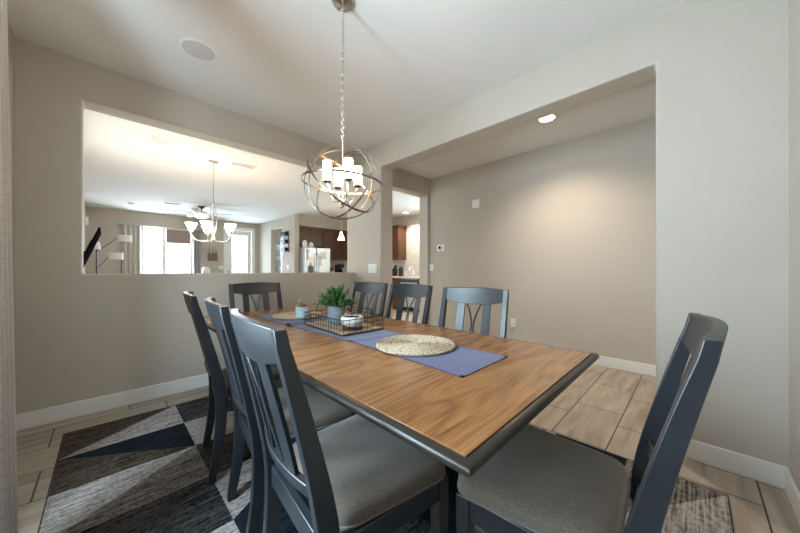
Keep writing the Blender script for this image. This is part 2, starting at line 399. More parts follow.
# ------------------------------------------------------------------ ceiling fixtures
def ceiling_speaker(x, y, label):
    e = empty('ceiling_speaker', (x, y, H), 0, label, 'ceiling speaker', 'ceiling speakers')
    MB().lathe([(.118, 0), (.118, -.005), (.104, -.009), (.102, -.004), (.102, 0)]).build('rim', M['plastic'], e, smooth=True)
    MB().lathe([(.101, -.001), (.101, -.006), (.0, -.007)]).build('grille', plain('speaker_grille', (.62, .61, .62), .7, bumps=.5, bscale=400) if 'speaker_grille' not in bpy.data.materials else bpy.data.materials['speaker_grille'], e, smooth=True)
ceiling_speaker(.483, 2.577, 'round white in-ceiling speaker above the dining room, near the brown wall')
ceiling_speaker(.484, 4.71, 'round ceiling speaker seen through the pass-through, left of the five-light chandelier')
def downlight(x, y, label, power):
    e = empty('recessed_light', (x, y, H), 0, label, 'recessed light', 'recessed ceiling lights')
    MB().lathe([(.098, 0), (.098, -.004), (.075, -.008), (.073, 0)]).build('trim_ring', M['plastic'], e, smooth=True)
    MB().lathe([(.073, -.001), (.073, -.004), (0, -.005)]).build('lens', M['recess'], e, smooth=True)
    l = bpy.data.lights.new('downlight_bulb', 'SPOT'); l.energy = power; l.color = (1, .84, .66); l.spot_size = 2.4; l.spot_blend = .9; l.shadow_soft_size = .07
    lo = bpy.data.objects.new('downlight_bulb', l); col.objects.link(lo); lo.parent = e; lo.location = (0, 0, -.02)
P_DOWN = 64
downlight(3.322, 1.107, 'glowing recessed light in the hall ceiling behind the wide opening', P_DOWN)
downlight(5.97, 5.74, 'small recessed light seen through the doorway at the hall end, above the cabinets', 60)
def vent(x, y, sx, sy, label):
    e = empty('ceiling_vent', (x, y, H), 0, label, 'vent')
    mb = MB(); t = .02
    for q in ((-sx/2,-sy/2,sx/2,-sy/2+t), (-sx/2,sy/2-t,sx/2,sy/2), (-sx/2,-sy/2+t,-sx/2+t,sy/2-t), (sx/2-t,-sy/2+t,sx/2,sy/2-t)): mb.box(q[0],q[1],-.008,q[2],q[3],0)
    mb.build('frame', M['plastic'], e)
    mb = MB(); n = 6
    for k in range(n):
        y_ = -sy/2+t+(k+.5)*(sy-2*t)/n
        mb.obox(Matrix.Translation((0, y_, -.006)) @ Matrix.Rotation(.7, 4, 'X'), sx-2*t, .014, .002)
    mb.build('louvres', M['plastic'], e)
vent(1.50, 4.92, .36, .20, 'rectangular air vent in the ceiling right of the five-light chandelier')
vent(1.13, 9.0, .36, .25, 'far ceiling vent left of the ceiling fan')
e = empty('smoke_detector', (.44, 9.65, H), 0, 'small round white smoke detector on the far ceiling above the curtain', 'smoke detector')
MB().lathe([(.07, 0), (.07, -.025), (.05, -.04), (0, -.042)]).build('housing', M['plastic'], e, smooth=True)

# ------------------------------------------------------------------ wall plates
def plate(name, axis, d, s, u, z, wu, hz, label, cat, kind='switch', gang=1):
    """on plane axis=d, protruding by s*... ; u = position along the wall"""
    t = .008
    e = empty(name, (d, u, z) if axis == 'x' else (u, d, z), 0, label, cat)
    def bx(mb, u0, z0, u1, z1, t0, t1):
        if axis == 'x': mb.box(min(s*t0, s*t1), u0, z0, max(s*t0, s*t1), u1, z1)
        else: mb.box(u0, min(s*t0, s*t1), z0, u1, max(s*t0, s*t1), z1)
        return mb
    bx(MB(), -wu/2, -hz/2, wu/2, hz/2, 0, t).build('cover_plate', M['plastic'], e, bevel=.003)
    for g in range(gang):
        c = (g-(gang-1)/2)*.046
        if kind == 'switch': bx(MB(), c-.016, -.033, c+.016, .033, t, t+.004).build('rocker', M['trim'], e, bevel=.002)
        elif kind == 'outlet':
            for zz in (-.025, .025):
                bx(MB(), c-.014, zz-.014, c+.014, zz+.014, t, t+.002).build('socket', M['trim'], e)
    return e
plate('light_switch', 'x', XB, -1, 2.957, 1.14, .165, .118, 'three-gang white light switch on the column left of the hall opening', 'light switch', gang=3)
plate('light_switch', 'x', XH, -1, 3.305, 1.165, .115, .118, 'white light switch on the hall wall below the thermostat', 'light switch', gang=2)
plate('blank_plate', 'x', XH, -1, 2.408, 2.155, .13, .13, 'square white blank plate high on the hall wall', 'wall plate', kind='none')
oe = plate('outlet', 'x', XH, -1, 1.81, .37, .075, .118, 'white outlet low on the hall wall behind the nearest far-side chair', 'outlet', kind='outlet')
plate('light_switch', 'x', 3.83, -1, 8.548, 1.19, .12, .118, 'white light switch under the black wall organizer', 'light switch', gang=2)
plate('outlet', 'y', YF, -1, 2.648, 1.20, .12, .118, 'white wall plate left of the far glass door', 'outlet', kind='switch')
plate('outlet', 'x', XK, -1, 6.14, 1.20, .08, .118, 'white outlet on the kitchen tile seen through the hall doorway', 'outlet', kind='outlet')
e = empty('plug_adapter', (XH-.010, 1.80, .40), 0, 'white plug-in adapter in the low hall outlet', 'plug')
B('body', M['plastic'], (-.035, -.028, -.03, 0, .028, .035), e, bevel=.006)
MB().lathe([(.004, 0), (.004, .002)], (-.035, 0, .01)).build('indicator', M['slot'], e)
e = empty('thermostat', (XH, 3.09, 1.503), 0, 'round white thermostat with a dark display on the hall wall', 'thermostat')
R90 = Matrix.Rotation(-PI/2, 4, 'Y')
MB().box(-.010, -.075, -.055, 0, .075, .055).build('back_plate', M['plastic'], e, bevel=.004)
MB().lathe([(.045, 0), (.045, .02), (.038, .026)], (-.008, 0, 0), M4=R90).build('body', M['plastic'], e, smooth=True)
MB().lathe([(.026, 0), (.026, .003), (0, .004)], (-.034, 0, 0), M4=R90).build('display', M['glassy_black'], e, smooth=True)

# ------------------------------------------------------------------ rug
X0, X1, Y0, Y1 = -.20, 2.16, -.115, 3.01
re = empty('area_rug', (0, 0, 0), 0, 'large rug with grey, charcoal, navy and cream triangles under the dining table', 'rug')
mb = MB(); xs = [-.2, .4, 1.0, 1.6, 2.16]; ny = 8; ys = [Y1-(Y1-Y0)*k/ny for k in range(ny+1)]
mats = [M['rug_light'], M['rug_mid'], M['rug_brown'], M['rug_char'], M['rug_navy']]
L_, G_, BR, CH, NV = 0, 1, 2, 3, 4
# (diagonal, colour of the upper/left triangle, colour of the other): '/' joins near-left to far-right as seen by the table's length
cells = {
 0: [('/', BR, L_), ('\\', NV, BR), ('/', L_, G_), ('/', CH, CH), ('\\', L_, NV), ('/', G_, L_), ('\\', CH, G_), ('/', L_, BR)],
 1: [('/', CH, BR), ('/', L_, L_), ('\\', BR, CH), ('/', L_, NV), ('/', NV, L_), ('\\', CH, G_), ('/', L_, G_), ('\\', NV, CH)],
 2: [('\\', L_, G_), ('/', CH, NV), ('/', G_, L_), ('\\', BR, L_), ('/', L_, CH), ('/', NV, L_), ('\\', G_, L_), ('/', L_, G_)],
 3: [('/', NV, L_), ('\\', L_, BR), ('/', CH, G_), ('/', L_, NV), ('\\', G_, L_), ('/', L_, L_), ('/', L_, NV), ('\\', G_, L_)]}
zt = .011
for i in range(4):
    for j in range(ny):
        a = (xs[i], ys[j], zt); b_ = (xs[i+1], ys[j], zt); c_ = (xs[i+1], ys[j+1], zt); d_ = (xs[i], ys[j+1], zt)
        dg, c1, c2 = cells[i][j]
        if dg == '/': mb.add([a, b_, d_], [(0, 1, 2)], c1); mb.add([b_, c_, d_], [(0, 1, 2)], c2)      # far-left | near-right
        else: mb.add([a, b_, c_], [(0, 1, 2)], c1); mb.add([a, c_, d_], [(0, 1, 2)], c2)              # far-right | near-left
pile = mb.build('pile', mats, re)
pile.data.polygons.foreach_set('material_index', mb.mi)
for p in pile.data.polygons:
    if p.normal.z < 0: p.flip()
mb = MB(); mb.box(X0, Y0, .001, X1, Y1, .0105)
for q in ((X0-.006, Y0-.006, X1+.006, Y0), (X0-.006, Y1, X1+.006, Y1+.006), (X0-.006, Y0, X0, Y1), (X1, Y0, X1+.006, Y1)): mb.box(q[0], q[1], .001, q[2], q[3], .012)
mb.build('binding', M['rug_edge'], re)
RZ = .0125

# ------------------------------------------------------------------ table
te = empty('dining_table', (.99, 1.505, RZ), 0, 'long rectangular dining table with a warm wood top and dark moulded edge', 'table')
ix, iy = .50, 1.195; o = MB(); TZ = .76-RZ
def rect_ring(off, z): return [(-ix-off, -iy-off, z), (ix+off, -iy-off, z), (ix+off, iy+off, z), (-ix-off, iy+off, z)]
B('tabletop', M['tabletop'], (-ix+.003, -iy+.003, TZ-.03, ix-.003, iy-.003, TZ), te, bevel=.002)
prof = [(-.0028, TZ-.005), (.001, TZ-.005), (.0035, TZ+.0003), (.010, TZ-.001), (.016, TZ-.004), (.0195, TZ-.009), (.021, TZ-.015), (.019, TZ-.022), (.014, TZ-.027), (.005, TZ-.031), (-.02, TZ-.032), (-.02, TZ-.0305)]
MB().loft([rect_ring(a, z) for a, z in prof], cap=False, closed=True).build('edge_moulding', M['molding'], te, smooth=True)
mb = MB(); ax, ay = .33, 1.00
mb.box(-ax, -ay, TZ-.14, ax, -ay+.025, TZ-.031); mb.box(-ax, ay-.025, TZ-.14, ax, ay, TZ-.031)
mb.box(-ax, -ay+.025, TZ-.14, -ax+.025, ay-.025, TZ-.031); mb.box(ax-.025, -ay+.025, TZ-.14, ax, ay-.025, TZ-.031)
mb.build('apron', M['charcoal'], te, bevel=.003)
for sy in (-1, 1):
    cy = sy*.545
    pd = B('pedestal', M['charcoal'], (-.062, cy-.055, .10, .062, cy+.055, TZ-.14), te, bevel=.006)
    for z_ in (.085, TZ-.17): B('collar', M['charcoal'], (-.070, cy-.068, z_, .070, cy+.068, z_+(.035 if z_ < .2 else .03)), pd, bevel=.006)
    rings = [[(x, cy-.04, 0), (x, cy+.04, 0), (x, cy+.04, h_), (x, cy-.04, h_)] for x, h_ in ((-.19, .04), (-.16, .055), (-.07, .085), (.07, .085), (.16, .055), (.19, .04))]
    MB().loft(rings).build('foot', M['charcoal'], te, bevel=.005)
    B('cross_bearer', M['charcoal'], (-ax+.025, cy-.04, TZ-.14, ax-.025, cy+.04, TZ-.09), te)
B('stretcher', M['charcoal'], (-.03, -.475, .20, .03, .475, .28), te, bevel=.005)

# ------------------------------------------------------------------ chairs
PROF = [(0, -.045, .034), (.10, -.026, .040), (.22, -.008, .046), (.34, .0, .052), (.45, .0, .056), (.56, -.020, .052), (.70, -.052, .044), (.85, -.090, .036), (.978, -.126, .027)]
def interp(z, k):
    for a, b_ in zip(PROF, PROF[1:]):
        if z <= b_[0]:
            t = (z-a[0])/(b_[0]-a[0]); return a[k]*(1-t)+b_[k]*t
    return PROF[-1][k]
yp = lambda z: interp(z, 1)
def sm(z):   # smoothed back curve
    return (yp(max(0, z-.04))+yp(z)+yp(min(.978, z+.04)))/3
HW = .217
def bow(x): return -.028*(1-(x/.2)**2) if abs(x) < .2 else 0
def bent_panel(x0, x1, zb, zt_, th, nx=14, nz=6):
    """panel following the bow and the rake; zb/zt functions of x"""
    rings = []
    for i in range(nx+1):
        x = x0+(x1-x0)*i/nx; b0, b1 = zb(x), zt_(x); ring = []
        for k in range(nz+1):
            z = b0+(b1-b0)*k/nz; ring.append((x, sm(z)+bow(x)-th/2, z))
        for k in range(nz, -1, -1):
            z = b0+(b1-b0)*k/nz; ring.append((x, sm(z)+bow(x)+th/2, z))
        rings.append(ring)
    return MB().loft(rings)
def rounded(pts, rad, n=6):
    out = []; m = len(pts)
    for i in range(m):
        p = Vector(pts[i]); a = (Vector(pts[i-1])-p).normalized(); b_ = (Vector(pts[(i+1) % m])-p).normalized(); r = rad[i]
        ang = a.angle(b_); t = r/math.tan(ang/2); c = p+(a+b_).normalized()*(r/math.sin(ang/2))
        s0 = p+a*t-c; s1 = p+b_*t-c
        a0 = math.atan2(s0.y, s0.x); a1 = math.atan2(s1.y, s1.x); dd = (a1-a0+PI) % (2*PI)-PI
        for k in range(n+1):
            q = a0+dd*k/n; out.append((c.x+r*math.cos(q), c.y+r*math.sin(q)))
    return out
def make_chair():
    root = empty('dining_chair', (0, 0, 0), 0, 'x', 'chair', 'dining chairs around the table')
    out = rounded([(-.205, .028), (.205, .028), (.248, .430), (-.248, .430)], [.065, .065, .055, .055])
    # front edge gently bowed
    out = [(x, y+(.018*(1-(x/.25)**2) if y > .38 else 0)) for x, y in out]
    cy = .235
    def ring(s, z): return [(x*s, cy+(y-cy)*s, z) for x, y in out]
    rings = [ring(.978, .425), ring(1.0, .432), ring(1.004, .446), ring(.995, .460), ring(.965, .471), ring(.90, .479), ring(.75, .486), ring(.5, .491), ring(.2, .493)]
    seat = MB().loft(rings).build('seat', M['seat'], root, smooth=True)
    MB().tube([(x*1.0, cy+(y-cy)*1.0, .430) for x, y in out], .0048, 6, closed=True).build('piping', M['piping'], seat, smooth=True)
    fr = MB()
    fr.box(-.225, .40, .355, .225, .425, .424); fr.box(-.20, -.012, .355, .20, .012, .424)
    for s in (-1, 1):
        rr = [[(s*(.195), y0, z) if False else (s*xx, yy, z) for xx, yy in ((.196, .01), (.222, .01), (.236, .41), (.210, .41))] for z in (.355, .424) for y0 in (0,)]
        fr.loft(rr)
    fr.build('seat_frame', M['charcoal'], root, bevel=.003)
    for s in (-1, 1):
        rings = []
        for i in range(25):
            z = .978*i/24; y = sm(z); dd = interp(z, 2)/2; hw = .017
            tz = z; hx = .196+.021*min(1, z/.6)
            rings.append([(s*hx-hw, y-dd, tz), (s*hx+hw, y-dd, tz), (s*hx+hw, y+dd, tz), (s*hx-hw, y+dd, tz)])
        MB().loft(rings).build('back_leg', M['charcoal'], root, bevel=.003)
        rings = []
        for hw, z in ((.022, .424), (.022, .33), (.015, 0)):
            cx, cy2 = s*.218, .40
            rings.append([(cx-hw, cy2-hw, z), (cx+hw, cy2-hw, z), (cx+hw, cy2+hw, z), (cx-hw, cy2+hw, z)])
        MB().loft(rings).build('front_leg', M['charcoal'], root, bevel=.003)
    bent_panel(-.202, .202, lambda x: .893-.022*(1-(x/.2)**2), lambda x: .978+.007*(1-(x/.2)**2), .022).build('top_rail', M['charcoal'], root, bevel=.003)
    bent_panel(-.202, .202, lambda x: .535-.0*(x/.2)**2, lambda x: .572, .022, nz=2).build('lower_rail', M['charcoal'], root, bevel=.003)
    for s in (-1, 1):
        c = s*.092
        bent_panel(c-.028, c+.028, lambda x: .565, lambda x: .882, .012, nx=3, nz=10).build('slat', M['charcoal'], root, bevel=.002)
    for s in (-1, 1):
        pts = []
        for k in range(17):
            t = k/16; z = .565+.315*t; x = s*(.0065+.048*abs(2*t-1)**1.7)
            pts.append((x, sm(z)+bow(x), z))
        MB().tube(pts, .0055, 6).build('curved_spindle', M['charcoal'], root, smooth=True)
    return root
chair = make_chair()
places = [
 (.405, .850, -PI/2-.08, 'charcoal chair with grey seat on the left long side, nearest the camera'),
 (.445, 1.385, -PI/2-.13, 'charcoal chair on the left long side, the middle one of its row of three'),
 (.458, 1.965, -PI/2-.14, 'charcoal chair on the left long side, farthest from the camera'),
 (1.03, 2.90, PI, 'charcoal chair at the far head of the table, in front of the half wall'),
 (1.02, .108, .05, 'charcoal chair at the near head of the table, its broad grey seat in front'),
 (1.69, 1.06, PI/2+.17, 'blue-grey lit chair on the far long side, nearest the right and the hall outlet'),
 (1.75, 1.74, PI/2+.03, 'blue-grey lit chair on the far long side, the middle one of three'),
 (1.77, 2.31, PI/2+.12, 'blue-grey lit chair on the far long side, nearest the column and the plant'),
]
for i, (x, y, rz, lab) in enumerate(places):
    c = chair if i == 0 else copy_tree(chair)
    c.location = (x, y, RZ); c.rotation_euler = (0, 0, rz); c['label'] = lab

# ------------------------------------------------------------------ table setting
TT = .76
def runner_part(name, inset, mats_, parent):
    pass
ru = empty('table_runner', (1.0, 1.5, TT), 0, 'indigo blue cloth runner lying slightly rumpled along the table', 'table runner')
def rx(y, s):   # world x of the left / right edge
    c = 1.005+.0*(y-1.5)+.012*math.sin(2.6*(y-.5))
    hw = .163 + .012*math.sin(3.1*y+1.0)
    return c+s*hw
def rzf(x, y):
    h = .0025
    for yc, amp, wd, sk in ((1.875, .016, .026, .12), (1.20, .007, .018, -.12), (2.41, .004, .02, .05)):
        q = (y-yc-sk*(x-1.0))/wd; h += amp*math.exp(-q*q)*(.55+.45*math.cos(8*(x-1.0)+yc))
    return h
def runner_mesh(u0, u1, y0, y1, lift=0, nu=12, nv=120):
    mb = MB(); top = []; th = .0015
    for j in range(nv+1):
        y = y0+(y1-y0)*j/nv
        for i in range(nu+1):
            u = u0+(u1-u0)*i/nu; x = rx(y, -1)*(1-u)+rx(y, 1)*u
            mb.v.append((x-1.0, y-1.5, rzf(x, y)+lift))
    n = len(mb.v); mb.v += [(a, b_, c_-th) for a, b_, c_ in mb.v]
    W = nu+1
    for j in range(nv):
        for i in range(nu):
            a = j*W+i; mb.f.append((a, a+1, a+1+W, a+W)); mb.f.append((n+a, n+a+W, n+a+1+W, n+a+1))
    for j in range(nv):
        a = j*W; mb.f.append((a, a+W, n+a+W, n+a)); a += nu; mb.f.append((a, n+a, n+a+W, a+W))
    for i in range(nu):
        a = i; mb.f.append((a, n+a, n+a+1, a+1)); a = nv*W+i; mb.f.append((a, a+1, n+a+1, n+a))
    mb.mi = [0]*len(mb.f); return mb
runner_mesh(0, 1, .545, 2.46).build('cloth', M['runner'], ru, smooth=True)
mb = MB()
for q in ((0, .045, .545, 2.46), (.955, 1, .545, 2.46), (0, 1, .545, .557), (0, 1, 2.448, 2.46)):
    m2 = runner_mesh(*q, lift=.0009, nu=3, nv=(120 if q[3]-q[2] > .1 else 2)); o_ = len(mb.v); mb.v += m2.v; mb.f += [tuple(i+o_ for i in f) for f in m2.f]; mb.mi += m2.mi
mb.build('hem', M['runner_hem'], ru, smooth=True)
def placemat(x, y, z, label):
    mb = MB(); pts = []; R = .188; turns = 15; n = turns*36
    e = empty('round_placemat', (x, y, z), 0, label, 'placemat', 'woven placemats on the table')
    MB().lathe([(0, .0), (R-.008, 0), (R-.004, .003), (R-.008, .006), (0, .006)], n=48).build('mat', M['woven'], e, smooth=True)
    for k in range(n+1):
        t = k/n; r = .006+(R-.010)*t; a = t*turns*2*PI
        pts.append((r*math.cos(a), r*math.sin(a), .0072+.001*math.sin(a*11)))
    MB().tube(pts, .0058, 5).build('coil', M['woven'], e, smooth=True)
placemat(1.03, .93, TT+.0045, 'round woven straw placemat at the near end of the blue runner')
placemat(1.045, 2.165, TT+.005, 'round woven straw placemat under the pale blue pot')
# wire tray basket
be = empty('wire_basket', (1.04, 1.548, TT+.006), -.04, 'black wire basket tray with a wooden board base, between the two placemats', 'basket')
bw, bl, bh = .138, .232, .082
B('board', plain('pale_board', (.42, .30, .19), .5, var=.25, vscale=25), (-bw+.004, -bl+.004, .003, bw-.004, bl-.004, .013), be, bevel=.002)
mb = MB(); r = .0016
for z, rr in ((.003, .0032), (.030, r), (.058, r), (bh, .0026)): mb.tube([(-bw, -bl, z), (bw, -bl, z), (bw, bl, z), (-bw, bl, z)], rr, 6, closed=True)
nx, nl = 7, 15
for k in range(nx+1):
    x = -bw+2*bw*k/nx
    for y in (-bl, bl): mb.tube([(x, y, .003), (x, y, bh)], r, 5)
for k in range(1, nl):
    y = -bl+2*bl*k/nl
    for x in (-bw, bw): mb.tube([(x, y, .003), (x, y, bh)], r, 5)
mb.build('wire_sides', M['black_wire'], be)
for s in (-1, 1):
    pts = [(.055*math.cos(a), s*(bl+.012*math.sin(a)), bh+.058*math.sin(a)) for a in [PI*k/14 for k in range(15)]]
    MB().tube(pts, .003, 6).build('handle', M['black_wire'], be, smooth=True)
BZ = TT+.0205
# grey pot with a leafy plant
pe = empty('potted_plant', (1.03, 1.60, BZ), 0, 'bushy green plant in a grey pot standing in the wire basket', 'potted plant')
MB().lathe([(0, 0), (.044, 0), (.050, .03), (.056, .105), (.058, .115), (.053, .115), (.050, .105), (0, .104)], n=28).build('pot', M['pebble'], pe, smooth=True)
MB().lathe([(0, .100), (.050, .106), (0, .109)]).build('soil', M['soil'], pe)
def leaf(mb, p, d, L, Wd, droop=.2):
    d = d.normalized(); side = d.cross(Vector((0, 0, 1)))
    if side.length < .05: side = Vector((1, 0, 0))
    side.normalize(); up = side.cross(d)
    a = p; b_ = p+d*L*.5+side*Wd/2+up*.002; c_ = p+d*L*.5-side*Wd/2+up*.002; m_ = p+d*L*.5-up*.002; t = p+d*L-Vector((0, 0, L*droop))
    mb.add([a, b_, m_, c_, t], [(0, 1, 2), (0, 2, 3), (1, 4, 2), (2, 4, 3)])
rnd = random.Random(3)
fo, st = MB(), MB(); fo2 = MB()
for k in range(110):
    az = rnd.uniform(0, 2*PI); el = rnd.uniform(.15, 1.5); d_ = Vector((math.cos(az)*math.cos(el), math.sin(az)*math.cos(el), math.sin(el)))
    Ls = rnd.uniform(.085, .125)*(1.05 if el > .6 else .92); p0 = Vector((d_.x*.02, d_.y*.02, .108)); p1 = p0+d_*Ls
    st.tube([p0, (p0+p1)/2+Vector((0, 0, .008)), p1], .0012, 4)
    for q in range(16):
        t = .25+.75*q/15; p = p0.lerp(p1, t); dl = (d_+Vector((rnd.uniform(-1, 1), rnd.uniform(-1, 1), rnd.uniform(-.6, 1)))*.9)
        leaf(fo if rnd.random() < .6 else fo2, p, dl, rnd.uniform(.018, .028), rnd.uniform(.010, .016))
st.build('stems', M['leaf'], pe); fo.build('leaves', M['leaf'], pe); fo2.build('leaves', plain('fresh_green_leaf', (.13, .27, .08), .5, var=.3, vscale=30), pe)
# cream bowl with dark soil
ce = empty('planter_bowl', (1.005, 1.395, BZ), 0, 'round cream bowl planter on a wooden disc, in the front of the wire basket', 'bowl')
MB().lathe([(0, 0), (.058, 0), (.060, .004), (.060, .011), (0, .013)], n=28).build('wooden_disc', M['darkwood'], ce, smooth=True)
MB().lathe([(0, .0125), (.034, .013), (.058, .028), (.067, .050), (.064, .066), (.058, .074), (.054, .073), (.056, .064), (0, .06)], n=28).build('bowl', M['creambowl'], ce, smooth=True)
MB().lathe([(0, .061), (.054, .063), (.03, .072), (0, .075)]).build('soil', M['soil'], ce, smooth=True)
tw = MB()
for k in range(5):
    a = rnd.uniform(0, 2*PI); tw.tube([(0, 0, .07), (.012*math.cos(a), .012*math.sin(a), .095), (.03*math.cos(a), .03*math.sin(a), .11+.01*k)], .0013, 4)
tw.build('twigs', M['darkwood'], ce)
# pale blue ribbed pot with succulents
se = empty('succulent_pot', (1.01, 2.015, TT+.018), 0, 'small ribbed pale blue pot of succulents standing on the far placemat', 'potted plant')
prof_n = 36; rings = []
for r0, z in ((.040, 0), (.043, .004), (.045, .072), (.046, .078), (.042, .078), (.041, .068)):
    rings.append([((r0+(.0022 if k % 2 else 0))*math.cos(2*PI*k/prof_n), (r0+(.0022 if k % 2 else 0))*math.sin(2*PI*k/prof_n), z) for k in range(prof_n)])
MB().loft(rings).build('pot', M['bluepot'], se)
MB().lathe([(0, .066), (.041, .068), (0, .074)]).build('soil', M['soil'], se)
for nm, mt, cs in (('rosette', M['leaf_light'], ((-.020, .010, 0), (.005, .024, .012))), ('red_rosette', M['succulent_red'], ((.020, -.012, .0), (-.008, -.022, .0), (.024, .014, .004)))):
    for cx, cy, dz in cs:
        mb = MB()
        for k in range(22):
            a = k*2.4; el = .35+.9*k/22; L = .026*(1-.4*k/22)
            leaf(mb, Vector((cx, cy, .070+dz)), Vector((math.cos(a)*math.cos(el), math.sin(a)*math.cos(el), math.sin(el))), L, .010, -.1)
        mb.build(nm, mt, se)
mb = MB()
for k in range(7):
    a = k*2.1; p1 = Vector((-.010+.015*math.cos(a), .015+.012*math.sin(a), .125-.006*k)); mb.tube([(-.010, .012, .068), p1], .0012, 4)
    for q in range(4): leaf(mb, p1-Vector((0, 0, .008*q)), Vector((math.cos(q*2+k), math.sin(q*2+k), .8)), .016, .007)
mb.build('sprig', M['leaf_light'], se)

# ------------------------------------------------------------------ orb chandelier
CX, CY, CZ, RR = 1.006, 1.492, 1.640, .237
oc = empty('orb_chandelier', (CX, CY, H), 0, 'metal orb chandelier with four lit candle lamps hanging above the dining table', 'chandelier')
zc = CZ-H
MB().lathe([(0, 0), (.064, 0), (.066, -.006), (.060, -.018), (.030, -.026), (.012, -.030), (0, -.032)], n=32).build('canopy', M['nickel'], oc, smooth=True)
def ring_band(R, width, th, rot, n=72):
    rings = []
    for k in range(n):
        a = 2*PI*k/n; c, s = math.cos(a), math.sin(a)
        rings.append([rot @ Vector(((R+dr)*c, (R+dr)*s, dz))+Vector((0, 0, zc)) for dr, dz in ((-th/2, -width/2), (th/2, -width/2), (th/2, width/2), (-th/2, width/2))])
    return MB().loft(rings, closed=True, cap=False)
E3 = lambda ax, an: Matrix.Rotation(math.radians(an), 3, ax)
cl = MB(); nl = 0; z = -.032; zend = zc+RR+.035
k = 0
while z > zend+.01:
    L = .021; rr = .0095
    pts = []
    for q in range(14):
        a = 2*PI*q/14; u = rr*math.cos(a); v = (L+.004)*math.sin(a)*.72
        pts.append((u if k % 2 else 0, 0 if k % 2 else u, z-L*.62+v))
    cl.tube(pts, .0022, 5, closed=True); z -= .0235; k += 1
cl.build('chain', M['chrome'], oc, smooth=True)
MB().tube([(.003, 0, -.03), (.004, .002, (zend-.03)/2), (.003, 0, zend)], .0018, 5).build('cord', M['nickel'], oc)
mb = MB(); mb.lathe([(.0, zend+.012), (.006, zend+.010), (.006, zend-.03), (.004, zend-.035), (.004, zc-.085), (.009, zc-.09), (.016, zc-.10), (.022, zc-.112), (.012, zc-.125), (.006, zc-.14), (0, zc-.145)])
mb.build('stem', M['chrome'], oc, smooth=True)
# camera-facing yaw 45 degrees: the picture plane's normal is (1,1,0)
Y45 = Matrix.Rotation(-PI/4, 3, 'Z')
# rings as flat bands; each one given by the axis it turns about
to_cam = Vector((-CX, -CY, 1.12-CZ)).normalized(); rt = Vector((1, -1, 0)).normalized(); upv = rt.cross(-to_cam).normalized()
if upv.z < 0: upv = -upv
def ring_rot(fr, fu, q):
    L = math.hypot(fr, fu); n_ = (-(rt*fr+upv*fu)/L)*math.sqrt(1-q*q)+to_cam*q
    return n_.to_track_quat('Z', 'Y').to_matrix()
ringspec = [
 ('horizontal_ring', E3('Z', -45) @ E3('Y', 3), RR, 'bronze'),
 ('tilted_ring', ring_rot(-.65, -.76, .25), RR-.004, 'bronze'),
 ('counter_tilted_ring', ring_rot(.81, -.59, .60), RR-.008, 'chrome'),
 ('vertical_ring', ring_rot(.1, -1, .88), RR-.012, 'dark_nickel'),
 ('vertical_ring', ring_rot(-.95, .3, .78), RR-.016, 'nickel'),
]
for nm, rot, R_, mt in ringspec: ring_band(R_, .012, .0025, rot).build(nm, M[mt], oc, smooth=True)
for q in range(4):
    a = PI/2*q-.26; c, s = math.cos(a), math.sin(a)
    pts = []
    for t in [k/14 for k in range(15)]:
        rr = .012+.083*t; zz = zc-.089-.035*math.sin(PI*min(1, t*1.15))+.075*t**2.2
        pts.append((rr*c, rr*s, zz))
    arm = MB().tube(pts, .0055, 7).build('arm', M['chrome'], oc, smooth=True)
    ex, ey, ez = pts[-1]
    MB().lathe([(0, 0), (.014, .002), (.026, .010), (.028, .014), (.012, .013), (0, .013)], (ex, ey, ez)).build('cup', M['bronze'], arm, smooth=True)
    MB().lathe([(0, .013), (.024, .013), (.025, .02), (.025, .128), (.023, .130), (.0, .130)], (ex, ey, ez)).build('candle_lamp', M['bulb'], arm, smooth=True)

# ------------------------------------------------------------------ dining curtain and rod (left)
ce = empty('window_curtain', (XL+.10, 1.66, 0), 0, 'cream patterned curtain hanging at the left picture edge by the brown wall', 'curtain')
mb = MB(); nu, nv = 60, 30; ya, yb = -.30, .18
for j in range(nv+1):
    z = .02+(2.64-.02)*j/nv; fl = 1-j/nv
    for i in range(nu+1):
        u = i/nu; y = ya+(yb-ya+.004*fl)*u
        x = .066+.028*fl+.022*math.cos(u*2*PI*5+.6)*(.8+.3*fl)
        if u > .97: x -= .01
        mb.v.append((x, y, z))
n = len(mb.v); mb.v += [(a-.003, b_, c_) for a, b_, c_ in mb.v]; W = nu+1
for j in range(nv):
    for i in range(nu):
        a = j*W+i; mb.f.append((a, a+1, a+1+W, a+W)); mb.f.append((n+a, n+a+W, n+a+1+W, n+a+1))
    a = j*W; mb.f.append((a, a+W, n+a+W, n+a)); a += nu; mb.f.append((a, n+a, n+a+W, a+W))
for i in range(nu): mb.f.append((i, n+i, n+i+1, i+1)); a = nv*W+i; mb.f.append((a, a+1, n+a+1, n+a))
mb.mi = [0]*len(mb.f); mb.build('cloth', M['curtain'], ce, smooth=True)

